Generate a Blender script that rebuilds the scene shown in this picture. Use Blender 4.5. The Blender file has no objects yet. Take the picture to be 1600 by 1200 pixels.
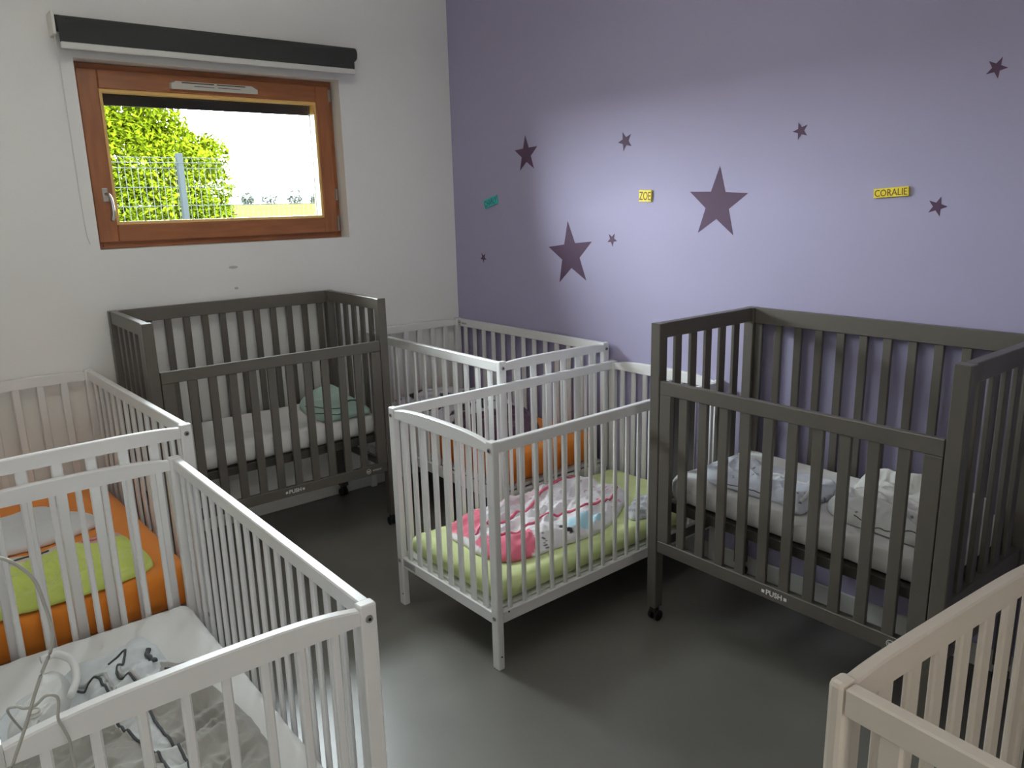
import bpy, bmesh, math, random
from mathutils import Vector, Matrix, noise

random.seed(4)
SC = bpy.context.scene
COL = SC.collection

# ---------------------------------------------------------------- camera
CX, CY = 2.671, 3.798          # room corner: purple wall at x = CX, window wall at y = CY
cam_d = bpy.data.cameras.new('camera')
cam = bpy.data.objects.new('camera', cam_d)
COL.objects.link(cam)
cam_d.sensor_width = 36.0
cam_d.lens = 36.0 * 1207.2 / 1600.0
cam_d.clip_start = 0.02
cam_d.clip_end = 2000
RR = ((0.7736844, -0.6330857, -0.0247968), (-0.1635839, -0.1617961, -0.9731713), (0.6120888, 0.7569838, -0.2287418))
m = Matrix(((RR[0][0], -RR[1][0], -RR[2][0], 0), (RR[0][1], -RR[1][1], -RR[2][1], 0),
            (RR[0][2], -RR[1][2], -RR[2][2], 1.5657), (0, 0, 0, 1)))
cam.matrix_world = m
SC.camera = cam

# ---------------------------------------------------------------- light
SKY = 76.0
world = bpy.data.worlds.new('overcast_sky')
SC.world = world
world.use_nodes = True
bg = world.node_tree.nodes['Background']
bg.inputs[0].default_value = (0.88, 0.95, 1.0, 1)
bg.inputs[1].default_value = SKY


def area(name, loc, rot, sx, sy, energy, color, portal=False):
    l = bpy.data.lights.new(name, 'AREA')
    l.shape = 'RECTANGLE'
    l.size, l.size_y, l.energy, l.color = sx, sy, energy, color
    o = bpy.data.objects.new(name, l)
    COL.objects.link(o)
    o.location = loc
    o.rotation_euler = rot
    if portal:
        l.cycles.is_portal = True
    return o


area('window_portal', (1.38, CY + 0.33, 1.80), (-math.pi / 2, 0, 0), 1.10, 0.72, 1, (1, 1, 1), True)
# added fill light in an unseen corridor behind the photographer
area('corridor_fill', (0.15, -3.35, 1.6), (math.pi / 2, 0, 0), 1.2, 1.2, 34, (1.0, 0.96, 0.88))
# added uplight, out of view above the frame: it lights the ceiling, which fills the room softly
area('fill_uplight', (0.85, 1.9, 2.42), (math.pi, 0, 0), 0.42, 0.42, 27, (1.0, 1.0, 0.92))
SC.view_settings.view_transform = 'Standard'
SC.view_settings.look = 'None'
SC.view_settings.exposure = 0.0
SC.view_settings.gamma = 1.0
SC.view_settings.use_curve_mapping = False
SC.cycles.max_bounces = 10
SC.cycles.diffuse_bounces = 6
SC.cycles.transparent_max_bounces = 12
SC.cycles.caustics_reflective = False
SC.cycles.caustics_refractive = False
SC.cycles.sample_clamp_indirect = 6.0


# ---------------------------------------------------------------- materials
def S(r, g, b):
    f = lambda c: (c / 255) / 12.92 if c / 255 <= 0.04045 else ((c / 255 + 0.055) / 1.055) ** 2.4
    return (f(r), f(g), f(b))


def mat(name, col, rough=0.5, metal=0.0, spec=0.5, var=0.0, vscale=4.0, bump=0.0, bscale=200.0, attr=None,
        sheen=0.0, stretch=None):
    m = bpy.data.materials.new(name)
    m.use_nodes = True
    nt = m.node_tree
    p = nt.nodes['Principled BSDF']
    p.inputs['Base Color'].default_value = (*col, 1)
    p.inputs['Roughness'].default_value = rough
    p.inputs['Metallic'].default_value = metal
    p.inputs['Specular IOR Level'].default_value = spec
    if sheen:
        p.inputs['Sheen Weight'].default_value = sheen
    src = None
    if attr:
        a = nt.nodes.new('ShaderNodeAttribute')
        a.attribute_name = attr
        src = a.outputs['Color']
    tc = nt.nodes.new('ShaderNodeTexCoord')
    vec = tc.outputs['Object']
    if stretch:
        mp = nt.nodes.new('ShaderNodeMapping')
        mp.inputs['Scale'].default_value = stretch
        nt.links.new(vec, mp.inputs['Vector'])
        vec = mp.outputs['Vector']
    if var > 0:
        n = nt.nodes.new('ShaderNodeTexNoise')
        n.inputs['Scale'].default_value = vscale
        n.inputs['Detail'].default_value = 5
        nt.links.new(vec, n.inputs['Vector'])
        mx = nt.nodes.new('ShaderNodeMix')
        mx.data_type = 'RGBA'
        mx.blend_type = 'MULTIPLY'
        mr = nt.nodes.new('ShaderNodeMapRange')
        mr.inputs['From Min'].default_value = 0.3
        mr.inputs['From Max'].default_value = 0.7
        mr.inputs['To Min'].default_value = 1 - var
        mr.inputs['To Max'].default_value = 1 + var
        nt.links.new(n.outputs['Fac'], mr.inputs['Value'])
        mx.inputs[0].default_value = 1
        if src:
            nt.links.new(src, mx.inputs[6])
        else:
            mx.inputs[6].default_value = (*col, 1)
        nt.links.new(mr.outputs['Result'], mx.inputs[7])
        src = mx.outputs[2]
    if src:
        nt.links.new(src, p.inputs['Base Color'])
    if bump > 0:
        n2 = nt.nodes.new('ShaderNodeTexNoise')
        n2.inputs['Scale'].default_value = bscale
        n2.inputs['Detail'].default_value = 3
        nt.links.new(vec, n2.inputs['Vector'])
        b = nt.nodes.new('ShaderNodeBump')
        b.inputs['Strength'].default_value = bump
        b.inputs['Distance'].default_value = 0.002
        nt.links.new(n2.outputs['Fac'], b.inputs['Height'])
        nt.links.new(b.outputs['Normal'], p.inputs['Normal'])
    return m


M = {}
M['wall'] = mat('white_wall_paint', (0.85, 0.845, 0.83), 0.85, var=0.02, vscale=1.5, bump=0.15, bscale=120)
M['purple'] = mat('lilac_wall_paint', (0.365, 0.338, 0.495), 0.8, var=0.02, vscale=1.2, bump=0.15, bscale=120)
M['ceiling'] = mat('ceiling_paint', (0.88, 0.88, 0.87), 0.9)
M['floor'] = mat('grey_vinyl_floor', (0.155, 0.150, 0.134), 0.34, spec=0.5, var=0.10, vscale=3.0, bump=0.06, bscale=60)
M['base'] = mat('white_baseboard_paint', (0.62, 0.62, 0.60), 0.5)
M['white'] = mat('white_lacquer', (0.78, 0.775, 0.77), 0.32, var=0.012, vscale=9, bump=0.05, bscale=90)
M['cream'] = mat('warm_lit_white_lacquer', (0.74, 0.66, 0.57), 0.30, var=0.015, vscale=9)  # white lacquer with the warm light on it put into the colour
M['grey'] = mat('taupe_grey_lacquer', (0.104, 0.092, 0.078), 0.38, var=0.05, vscale=8, bump=0.05, bscale=90)
M['platform'] = mat('dark_platform', (0.062, 0.054, 0.046), 0.5)
M['wood'] = mat('stained_wood', S(148, 92, 56), 0.42, var=0.16, vscale=5, stretch=(1.2, 9, 9), bump=0.1, bscale=80)
M['woodv'] = mat('stained_wood_upright', S(148, 92, 56), 0.42, var=0.16, vscale=5, stretch=(9, 9, 1.2), bump=0.1, bscale=80)
M['bead'] = mat('glazing_bead_wood', S(225, 185, 115), 0.45, var=0.06, vscale=6)
M['steel'] = mat('brushed_steel', (0.55, 0.54, 0.52), 0.28, metal=1.0)
M['screw'] = mat('zinc_screw', (0.35, 0.34, 0.33), 0.35, metal=0.9)
M['hole'] = mat('drill_hole', (0.01, 0.01, 0.01), 0.8)
M['black'] = mat('black_plastic', (0.010, 0.010, 0.012), 0.5)
M['plastic'] = mat('white_plastic', (0.72, 0.71, 0.66), 0.4)
M['vent'] = mat('beige_plastic', (0.60, 0.58, 0.52), 0.45)
M['blind'] = mat('charcoal_fabric', (0.035, 0.037, 0.036), 0.85, bump=0.3, bscale=500)
M['orange'] = mat('orange_jersey', (0.84, 0.27, 0.028), 0.9, sheen=0.2, var=0.04, vscale=5, bump=0.2, bscale=400)
M['lime'] = mat('lime_jersey', (0.64, 0.72, 0.34), 0.9, sheen=0.2, var=0.03, vscale=5, bump=0.2, bscale=400)
M['sheet'] = mat('white_cotton', (0.76, 0.755, 0.74), 0.9, sheen=0.2, bump=0.2, bscale=400)
M['cloth'] = mat('printed_cotton', (0.8, 0.8, 0.8), 0.92, attr='COL', sheen=0.2, bump=0.25, bscale=350)
M['teal'] = mat('sage_green_jersey', (0.40, 0.56, 0.50), 0.9, sheen=0.2, bump=0.2, bscale=400)
M['tealdark'] = mat('dark_sage_seam', (0.05, 0.09, 0.08), 0.9)
M['pipe_dark'] = mat('slate_piping', (0.07, 0.075, 0.08), 0.8)
M['pipe_pink'] = mat('rose_piping', (0.62, 0.12, 0.19), 0.8)
M['star'] = mat('aubergine_vinyl', (0.080, 0.040, 0.082), 0.62, spec=0.3)
M['yellowtag'] = mat('yellow_card', (0.83, 0.66, 0.04), 0.6)
M['tealtag'] = mat('turquoise_card', (0.05, 0.50, 0.48), 0.6)
M['ink'] = mat('brown_ink', (0.13, 0.06, 0.01), 0.7)
M['inkteal'] = mat('dark_teal_ink', (0.005, 0.10, 0.12), 0.7)
M['inkwhite'] = mat('white_print', (0.75, 0.75, 0.73), 0.6)
M['inkblack'] = mat('black_print', (0.03, 0.03, 0.035), 0.6)
M['smudge'] = mat('scuff_grey', (0.50, 0.49, 0.48), 0.9)
M['cable'] = mat('white_cable', (0.42, 0.41, 0.37), 0.5)
M['shutter'] = mat('grey_shutter', (0.03, 0.03, 0.029), 0.4, spec=0.1)
M['fence'] = mat('galvanised_wire', (0.0120, 0.0142, 0.0148), 0.6, spec=0.0)
M['wire'] = mat('light_galvanised_wire', (0.0210, 0.0235, 0.0220), 0.6, spec=0.0)
M['leaf'] = mat('leaf', (0.036, 0.049, 0.0018), 0.8, var=0.35, vscale=2.2, spec=0.0)
M['bark'] = mat('bark', (0.03, 0.025, 0.02), 0.9)
M['field'] = mat('dry_field', (0.0185, 0.0162, 0.0066), 0.95, var=0.08, vscale=0.2, spec=0.0)
M['farleaf'] = mat('haze_tinted_foliage', (0.0290, 0.0330, 0.0260), 0.95, spec=0.0)  # distance haze is painted in as a paler leaf colour

# thin window glass: clear with a weak reflection
g = bpy.data.materials.new('window_glass')
g.use_nodes = True
nt = g.node_tree
nt.nodes.clear()
o_ = nt.nodes.new('ShaderNodeOutputMaterial')
mx_ = nt.nodes.new('ShaderNodeMixShader')
tr_ = nt.nodes.new('ShaderNodeBsdfTransparent')
gl_ = nt.nodes.new('ShaderNodeBsdfGlossy')
fr_ = nt.nodes.new('ShaderNodeFresnel')
fr_.inputs[0].default_value = 1.35
gl_.inputs['Roughness'].default_value = 0.02
tr_.inputs[0].default_value = (0.95, 0.97, 0.96, 1)
nt.links.new(fr_.outputs[0], mx_.inputs[0])
nt.links.new(tr_.outputs[0], mx_.inputs[1])
nt.links.new(gl_.outputs[0], mx_.inputs[2])
nt.links.new(mx_.outputs[0], o_.inputs[0])
M['glass'] = g


# ---------------------------------------------------------------- helpers
def link(name, me, parent=None, loc=None, rot=None):
    o = bpy.data.objects.new(name, me)
    COL.objects.link(o)
    if parent:
        o.parent = parent
    if loc is not None:
        o.location = loc
    if rot is not None:
        o.rotation_euler = rot
    return o


def finish(bm, name, m, smooth=False):
    me = bpy.data.meshes.new(name)
    bm.to_mesh(me)
    bm.free()
    me.materials.append(M[m] if isinstance(m, str) else m)
    if smooth:
        for p in me.polygons:
            p.use_smooth = True
    return me


def add_box(bm, x0, x1, y0, y1, z0, z1, bev=0.0, seg=1):
    vs = [bm.verts.new((x, y, z)) for x in (x0, x1) for y in (y0, y1) for z in (z0, z1)]
    idx = ((0, 1, 3, 2), (4, 6, 7, 5), (0, 4, 5, 1), (2, 3, 7, 6), (0, 2, 6, 4), (1, 5, 7, 3))
    fs = [bm.faces.new([vs[i] for i in f]) for f in idx]
    if bev > 0:
        es = list({e for f in fs for e in f.edges})
        bmesh.ops.bevel(bm, geom=es, offset=bev, segments=seg, affect='EDGES', profile=0.5)


_box = {}


def box_mesh(sx, sy, sz, m, bev=0.0, seg=1):
    """box centred in x and y, standing on z = 0; shared between alike pieces"""
    k = (round(sx, 4), round(sy, 4), round(sz, 4), m, bev, seg)
    if k not in _box:
        bm = bmesh.new()
        add_box(bm, -sx / 2, sx / 2, -sy / 2, sy / 2, 0, sz, bev, seg)
        _box[k] = finish(bm, 'piece', m)
    return _box[k]


def boxes(name, lst, m, parent=None, bev=0.0, seg=1):
    bm = bmesh.new()
    for b in lst:
        add_box(bm, *b, bev, seg)
    return link(name, finish(bm, name, m), parent)


def tag(o, label=None, cat=None, group=None, kind=None):
    if label:
        o['label'] = label
    if cat:
        o['category'] = cat
    if group:
        o['group'] = group
    if kind:
        o['kind'] = kind
    return o


def thing(name, label, cat, loc=(0, 0, 0), rz=0, group=None):
    o = bpy.data.objects.new(name, None)
    COL.objects.link(o)
    o.empty_display_size = 0.1
    o.location = loc
    o.rotation_euler = (0, 0, rz)
    return tag(o, label, cat, group)


def smooth_path(pts, n=8):
    pts = [Vector(p) for p in pts]
    P = [2 * pts[0] - pts[1]] + pts + [2 * pts[-1] - pts[-2]]
    out = []
    for i in range(1, len(P) - 2):
        for k in range(n):
            t = k / n
            a, b, c, d = P[i - 1], P[i], P[i + 1], P[i + 2]
            out.append(0.5 * ((2 * b) + (c - a) * t + (2 * a - 5 * b + 4 * c - d) * t * t + (3 * b - a - 3 * c + d) * t ** 3))
    out.append(pts[-1])
    return out


def add_tube(bm, pts, r, seg=8, cap=True):
    pts = [Vector(p) for p in pts]
    rings = []
    for i, p in enumerate(pts):
        d = (pts[min(i + 1, len(pts) - 1)] - pts[max(i - 1, 0)])
        if d.length < 1e-9:
            d = Vector((0, 0, 1))
        d.normalize()
        u = d.cross(Vector((0, 0, 1)) if abs(d.z) < 0.9 else Vector((1, 0, 0))).normalized()
        w = d.cross(u)
        rr = r[i] if isinstance(r, (list, tuple)) else r
        rings.append([bm.verts.new(p + (u * math.cos(a) + w * math.sin(a)) * rr) for a in [2 * math.pi * k / seg for k in range(seg)]])
    for a, b in zip(rings, rings[1:]):
        for k in range(seg):
            bm.faces.new((a[k], a[(k + 1) % seg], b[(k + 1) % seg], b[k]))
    if cap:
        bm.faces.new(rings[0])
        bm.faces.new(list(reversed(rings[-1])))


def tube(name, pts, r, m, parent=None, seg=8, smooth=6):
    bm = bmesh.new()
    add_tube(bm, smooth_path(pts, smooth) if smooth else pts, r, seg)
    bmesh.ops.recalc_face_normals(bm, faces=bm.faces)
    return link(name, finish(bm, name, m, True), parent)


def disc_mesh(r, h, m, seg=16, name='disc'):
    bm = bmesh.new()
    bmesh.ops.create_cone(bm, cap_ends=True, segments=seg, radius1=r, radius2=r * 0.85, depth=h)
    return finish(bm, name, m)


def text_mesh(body, size, m, extrude=0.0004, shear=0.0, spacing=1.0, bold=0.0):
    c = bpy.data.curves.new('lettering', 'FONT')
    c.body = body
    c.size = size
    c.extrude = extrude
    c.align_x = 'CENTER'
    c.align_y = 'CENTER'
    c.shear = shear
    c.space_character = spacing
    c.offset = bold
    c.resolution_u = 3
    o = bpy.data.objects.new('tmp_text', c)
    COL.objects.link(o)
    dg = bpy.context.evaluated_depsgraph_get()
    me = bpy.data.meshes.new_from_object(o.evaluated_get(dg))
    bpy.data.objects.remove(o)
    me.materials.clear()
    me.materials.append(M[m])
    return me


# ---------------------------------------------------------------- room shell
X0, Y0, ZC = -0.75, -1.75, 2.80
T = 0.30
OX0, OX1, OZ0, OZ1 = 0.773, 1.982, 1.407, 2.196        # window opening


def struct(name, lst, m, bev=0.0):
    return tag(boxes(name, lst, m, None, bev), kind='structure')


struct('floor', [(X0, CX, Y0, CY, -0.12, 0)], 'floor')
struct('ceiling', [(X0, CX, Y0, CY, ZC, ZC + 0.12)], 'ceiling')
struct('wall_back', [(X0 - T, OX0, CY, CY + T, -0.12, ZC + 0.12), (OX1, CX + T, CY, CY + T, -0.12, ZC + 0.12),
                     (OX0, OX1, CY, CY + T, -0.12, OZ0), (OX0, OX1, CY, CY + T, OZ1, ZC + 0.12)], 'wall')
struct('wall_right', [(CX, CX + T, Y0 - 0.1, CY, -0.12, ZC + 0.12)], 'purple')
struct('wall_left', [(X0 - 0.12, X0, Y0 - 0.1, CY, -0.12, ZC + 0.12)], 'wall')
DX0, DX1, DZ = -0.45, 0.75, 2.12
struct('wall_front', [(X0, DX0, Y0 - 0.1, Y0, -0.12, ZC + 0.12), (DX1, CX, Y0 - 0.1, Y0, -0.12, ZC + 0.12),
                      (DX0, DX1, Y0 - 0.1, Y0, DZ, ZC + 0.12), (DX0, DX1, Y0 - 0.1, Y0, -0.12, 0)], 'wall')
# closed corridor added around the fill light, unseen behind the camera
struct('wall_corridor', [(DX0 - 0.5, DX0 - 0.4, Y0 - 1.7, Y0 - 0.1, -0.12, 2.6), (DX1 + 0.4, DX1 + 0.5, Y0 - 1.7, Y0 - 0.1, -0.12, 2.6),
                         (DX0 - 0.5, DX1 + 0.5, Y0 - 1.8, Y0 - 1.7, -0.12, 2.6), (DX0 - 0.4, DX1 + 0.4, Y0 - 1.7, Y0 - 0.1, 2.5, 2.6),
                         (DX0 - 0.4, DX1 + 0.4, Y0 - 1.7, Y0 - 0.1, -0.12, 0)], 'wall')
struct('door_1', [(DX0, DX0 + 0.05, Y0 - 0.08, Y0 + 0.01, 0, DZ), (DX1 - 0.05, DX1, Y0 - 0.08, Y0 + 0.01, 0, DZ),
                  (DX0 + 0.05, DX1 - 0.05, Y0 - 0.08, Y0 + 0.01, DZ - 0.05, DZ)], 'white')
struct('baseboard_back', [(X0, CX - 0.012, CY - 0.012, CY, 0, 0.078)], 'base', 0.003)
struct('baseboard_right', [(CX - 0.012, CX, Y0, CY, 0, 0.078)], 'base', 0.003)
# scuffs on the wall below the window
for (x, z, w, h) in ((1.345, 1.292, 0.045, 0.014), (1.35, 1.19, 0.02, 0.012)):
    bm = bmesh.new()
    bmesh.ops.create_circle(bm, cap_ends=True, segments=20, radius=0.5)
    o = link('scuff_mark', finish(bm, 'scuff', 'smudge'), None, (x, CY - 0.0006, z), (math.pi / 2, 0, 0))
    o.scale = (w, h, 1)
    tag(o, 'faint grey scuff on the white wall, the %s below the window' % ('wider and higher one' if w > 0.03 else 'smaller and lower one'), 'scuff')

# ---------------------------------------------------------------- window
win = thing('window_1', 'small wide wooden window with one opening sash', 'window')
tag(win, kind='structure')
del win['category']
fy0, fy1 = CY + 0.075, CY + 0.150
FX0, FX1, FZ0, FZ1 = OX0 + 0.002, OX1 - 0.002, OZ0 + 0.001, OZ1 - 0.001
boxes('fixed_frame', [(FX0, FX0 + 0.03, fy0 + 0.012, fy1, FZ0, FZ1), (FX1 - 0.03, FX1, fy0 + 0.012, fy1, FZ0, FZ1)], 'woodv', win, 0.002)
boxes('fixed_frame', [(FX0 + 0.03, FX1 - 0.03, fy0 + 0.012, fy1, FZ1 - 0.028, FZ1), (FX0 + 0.03, FX1 - 0.03, fy0 + 0.012, fy1, FZ0, FZ0 + 0.03)], 'wood', win, 0.002)
SX0, SX1, SZ0, SZ1 = FX0 + 0.012, FX1 - 0.028, FZ0 + 0.027, FZ1 - 0.025
GX0, GX1, GZ0, GZ1 = 0.869, 1.880, 1.512, 2.090
sash = boxes('sash', [(SX0, GX0, fy0 - 0.012, fy1 - 0.02, SZ0, SZ1), (GX1, SX1, fy0 - 0.012, fy1 - 0.02, SZ0, SZ1)], 'woodv', win, 0.004)
boxes('sash_rail', [(GX0, GX1, fy0 - 0.012, fy1 - 0.02, GZ1, SZ1), (GX0, GX1, fy0 - 0.012, fy1 - 0.02, SZ0, GZ0)], 'wood', win, 0.004)
bw = 0.013
boxes('glazing_bead', [(GX0, GX0 + bw, fy0 - 0.004, fy1 - 0.03, GZ0, GZ1), (GX1 - bw, GX1, fy0 - 0.004, fy1 - 0.03, GZ0, GZ1),
                       (GX0 + bw, GX1 - bw, fy0 - 0.004, fy1 - 0.03, GZ1 - bw, GZ1), (GX0 + bw, GX1 - bw, fy0 - 0.004, fy1 - 0.03, GZ0, GZ0 + bw)], 'bead', win)
boxes('pane', [(GX0 + 0.002, GX1 - 0.002, fy1 - 0.028, fy1 - 0.024, GZ0 + 0.002, GZ1 - 0.002)], 'glass', win)
boxes('outer_gasket', [(GX0, GX0 + 0.012, fy1 - 0.022, fy1 - 0.005, GZ0, GZ1), (GX1 - 0.012, GX1, fy1 - 0.022, fy1 - 0.005, GZ0, GZ1),
                       (GX0, GX1, fy1 - 0.022, fy1 - 0.005, GZ0, GZ0 + 0.008)], 'shutter', win)
# trickle vent on the top rail of the sash
bm = bmesh.new()
vy = fy0 - 0.012
prof = [(1.165, 2.108), (1.165, 2.132), (1.185, 2.143), (1.545, 2.143), (1.573, 2.128), (1.573, 2.108)]
a = [bm.verts.new((x, vy, z)) for x, z in prof]
b = [bm.verts.new((x * 1.0 + (0.004 if x < 1.3 else -0.004), vy - 0.020, z - 0.003)) for x, z in prof]
bm.faces.new(a)
bm.faces.new(list(reversed(b)))
for i in range(6):
    bm.faces.new((a[i], b[i], b[(i + 1) % 6], a[(i + 1) % 6]))
bmesh.ops.recalc_face_normals(bm, faces=bm.faces)
vent = link('trickle_vent', finish(bm, 'trickle_vent', 'vent'), win)
boxes('vent_slot', [(1.215, 1.362, vy - 0.0205, vy - 0.016, 2.1325, 2.1365), (1.375, 1.510, vy - 0.0205, vy - 0.016, 2.1325, 2.1365),
                    (1.270, 1.362, vy - 0.0205, vy - 0.016, 2.1205, 2.1228), (1.378, 1.485, vy - 0.0205, vy - 0.016, 2.1205, 2.1228)], 'hole', vent)
# handle
hp = boxes('handle_plate', [(0.824, 0.848, vy - 0.008, vy, 1.612, 1.672)], 'steel', win, 0.004, 2)
tube('handle_lever', [(0.836, vy - 0.006, 1.645), (0.838, vy - 0.035, 1.645), (0.846, vy - 0.048, 1.630), (0.850, vy - 0.050, 1.590),
                      (0.848, vy - 0.048, 1.555), (0.843, vy - 0.044, 1.530)], [0.007] * 31, 'steel', hp, 10, 6)
for z0, z1 in ((2.095, 2.155), (1.600, 1.660), (1.440, 1.520)):
    boxes('hinge', [(SX1 - 0.001, SX1 + 0.012, fy0 - 0.014, fy0 + 0.012, z0, z1)], 'screw', win, 0.003)

# roller blind above the window
bl = thing('roller_blind', 'charcoal roller blind rolled up above the window', 'blind', (1.38, CY, 2.29))
bm = bmesh.new()
add_tube(bm, [(-0.665, -0.055, 0.022), (0.672, -0.055, 0.022)], 0.032, 20)
link('fabric_roll', finish(bm, 'roll', 'blind', False), bl)
boxes('hanging_fabric', [(-0.662, 0.652, -0.0885, -0.0865, -0.053, 0.02)], 'blind', bl)
boxes('hem_bar', [(-0.662, 0.652, -0.100, -0.084, -0.078, -0.052)], 'base', bl, 0.004, 2)
boxes('bracket', [(-0.682, -0.670, -0.090, -0.001, -0.025, 0.062)], 'plastic', bl, 0.002)
boxes('bracket', [(0.676, 0.682, -0.075, -0.001, 0.0, 0.052)], 'plastic', bl, 0.002)
tube('pull_chain', [(-0.676, -0.06, 0.02), (-0.668, -0.05, -0.1), (-0.664, -0.035, -0.35), (-0.662, -0.03, -0.62), (-0.658, -0.03, -0.80), (-0.650, -0.03, -0.855)],
     0.0022, 'plastic', bl, 6, 8)

# roller shutter outside
sh = thing('roller_shutter', 'grey outdoor roller shutter pulled nearly all the way up', 'shutter', (1.38, CY + 0.21, 2.05))
for k in range(6):
    z = -0.012 + 0.045 * k
    boxes('shutter_slat', [(-0.59, 0.59, -0.006, 0.006, z, z + 0.0449)], 'shutter', sh, 0.0008)

# ---------------------------------------------------------------- outdoors
bm = bmesh.new()
prof = [(CY + T + 0.02, -0.15), (12, -0.15), (30, 0.45), (60, 1.65), (78, 2.05), (120, 2.3), (400, 2.3)]
top = [[bm.verts.new((x, y, z)) for x in (-300, 300)] for y, z in prof]
for a_, b_ in zip(top, top[1:]):
    bm.faces.new((a_[0], a_[1], b_[1], b_[0]))
tag(link('ground', finish(bm, 'ground', 'field')), kind='structure')
FY = 6.6
fe = thing('mesh_fence', 'galvanised welded mesh fence seen through the window', 'fence', (2.0, FY, -0.15))
boxes('fence_post', [(-0.022, 0.022, -0.03, 0.03, 0, 2.16)], 'fence', fe, 0.003)
boxes('fence_post', [(-2.53, -2.486, -0.03, 0.03, 0, 2.16)], 'fence', fe, 0.003)
boxes('fence_post', [(2.486, 2.53, -0.03, 0.03, 0, 2.16)], 'fence', fe, 0.003)
levels = [2.12, 2.085, 2.045]
bm = bmesh.new()
hz = []
zz = 0.10
while zz < 2.15:
    hz.append(zz)
    zz += 0.15
folds = (2.085, 1.38, 0.68)
x = -2.48
while x < 2.5:
    if abs(x) > 0.03:
        prev = None
        zs = [0.06]
        for f in sorted(folds):
            zs += [f - 0.04, f, f + 0.04]
        pts = []
        for z in zs:
            off = -0.030 if any(abs(z - f) < 1e-6 for f in folds) else 0.0
            pts.append((x, off, z))
        add_tube(bm, pts, 0.0028, 3, False)
    x += 0.046
for z in [f + d for f in folds for d in (-0.04, 0, 0.04)] + [1.90, 1.755, 1.60, 1.2, 1.02, 0.86, 0.5, 0.3, 0.1]:
    off = -0.030 if any(abs(z - f) < 1e-6 for f in folds) else 0.0
    add_tube(bm, [(-2.48, off, z), (2.48, off, z)], 0.0034, 3, False)
tag(link('wire_mesh', finish(bm, 'wire_mesh', 'wire'), fe), kind='stuff')


def foliage(name, lumps, n, size, m, parent, seed=1):
    rnd = random.Random(seed)
    vols = [r ** 2 for *_, r in lumps]
    tot = sum(vols)
    V, F = [], []
    for (cx, cy, cz, r), v in zip(lumps, vols):
        for _ in range(int(n * v / tot)):
            d = Vector((rnd.gauss(0, 1), rnd.gauss(0, 1), rnd.gauss(0, 1))).normalized()
            rr = r * (0.55 + 0.5 * rnd.random() ** 0.6)
            rr *= 1 + 0.22 * noise.noise(d * 2.5 + Vector((cx, cy, cz)))
            p = Vector((cx, cy, cz)) + d * rr
            L = size * rnd.uniform(0.6, 1.3)
            t = Vector((rnd.gauss(0, 1), rnd.gauss(0, 1), rnd.gauss(0, 0.6) - 0.5)).normalized()
            s = t.cross(Vector((rnd.gauss(0, .4), rnd.gauss(0, .4), 1))).normalized()
            k = len(V)
            nrm = t.cross(s) * (L * 0.08)
            V += [p, p + t * L * .45 + s * L * .22 + nrm, p + t * L, p + t * L * .45 - s * L * .22 + nrm]
            F += [(k, k + 1, k + 2), (k, k + 2, k + 3)]
    me = bpy.data.meshes.new(name)
    me.from_pydata([tuple(v) for v in V], [], F)
    me.materials.append(M[m])
    return tag(link(name, me, parent), kind='stuff')


tree = thing('leafy_tree', 'bright green leafy tree beyond the fence', 'tree', (1.6, 10.6, -0.15))
TX, TY, TZ = 1.6, 10.6, -0.15
lumps = [(1.7, 9.6, 1.2, .5), (2.1, 9.6, 1.1, .5), (1.3, 9.8, 1.5, .6), (2.23, 9.9, 2.9, .55), (2.56, 9.9, 2.75, .45), (2.75, 9.9, 2.50, .36), (2.95, 10, 2.28, .34), (3.26, 10.0, 2.22, .27), (3.46, 10.0, 2.26, .20),
         (2.27, 9.7, 2.12, .5), (2.67, 9.7, 2.05, .42), (3.00, 9.7, 2.0, .36), (3.22, 9.8, 1.85, .34), (2.28, 9.6, 1.6, .5), (2.68, 9.6, 1.5, .42), (3.05, 9.6, 1.5, .34),
         (3.30, 9.7, 1.45, .24), (1.8, 9.9, 2.4, .6), (1.7, 9.8, 1.8, .6), (1.2, 10.3, 2.6, .8), (1.3, 10.6, 3.6, .9), (0.9, 10.4, 1.8, .7), (2.1, 10.8, 3.4, .7), (0.3, 10.8, 2.8, .8),
         (2.5, 10.6, 1.0, .5), (1.6, 10.5, 1.1, .55), (0.8, 11, 4.0, .8), (0.2, 10.8, 2.0, .6)]
foliage('foliage', [(a - TX, b - TY, c - TZ, r) for a, b, c, r in lumps], 130000, 0.075, 'leaf', tree, 3)
bm = bmesh.new()
add_tube(bm, [(0, 0.2, 0), (0.05, 0.2, 1.0), (0.0, 0.2, 2.0), (0.1, 0.2, 3.4)], [0.13, 0.10, 0.08, 0.04], 8)
for e in ((1.3, -0.6, 2.2), (-1.0, 0, 2.6), (0.6, -0.6, 3.0), (1.6, -0.7, 1.9), (-0.6, 0.2, 3.6)):
    add_tube(bm, [(0.03, 0.2, 1.0), (e[0] * .5, e[1] * .5, e[2] * .72), e], [0.06, 0.035, 0.012], 6)
link('trunk', finish(bm, 'trunk', 'bark', True), tree)

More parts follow.
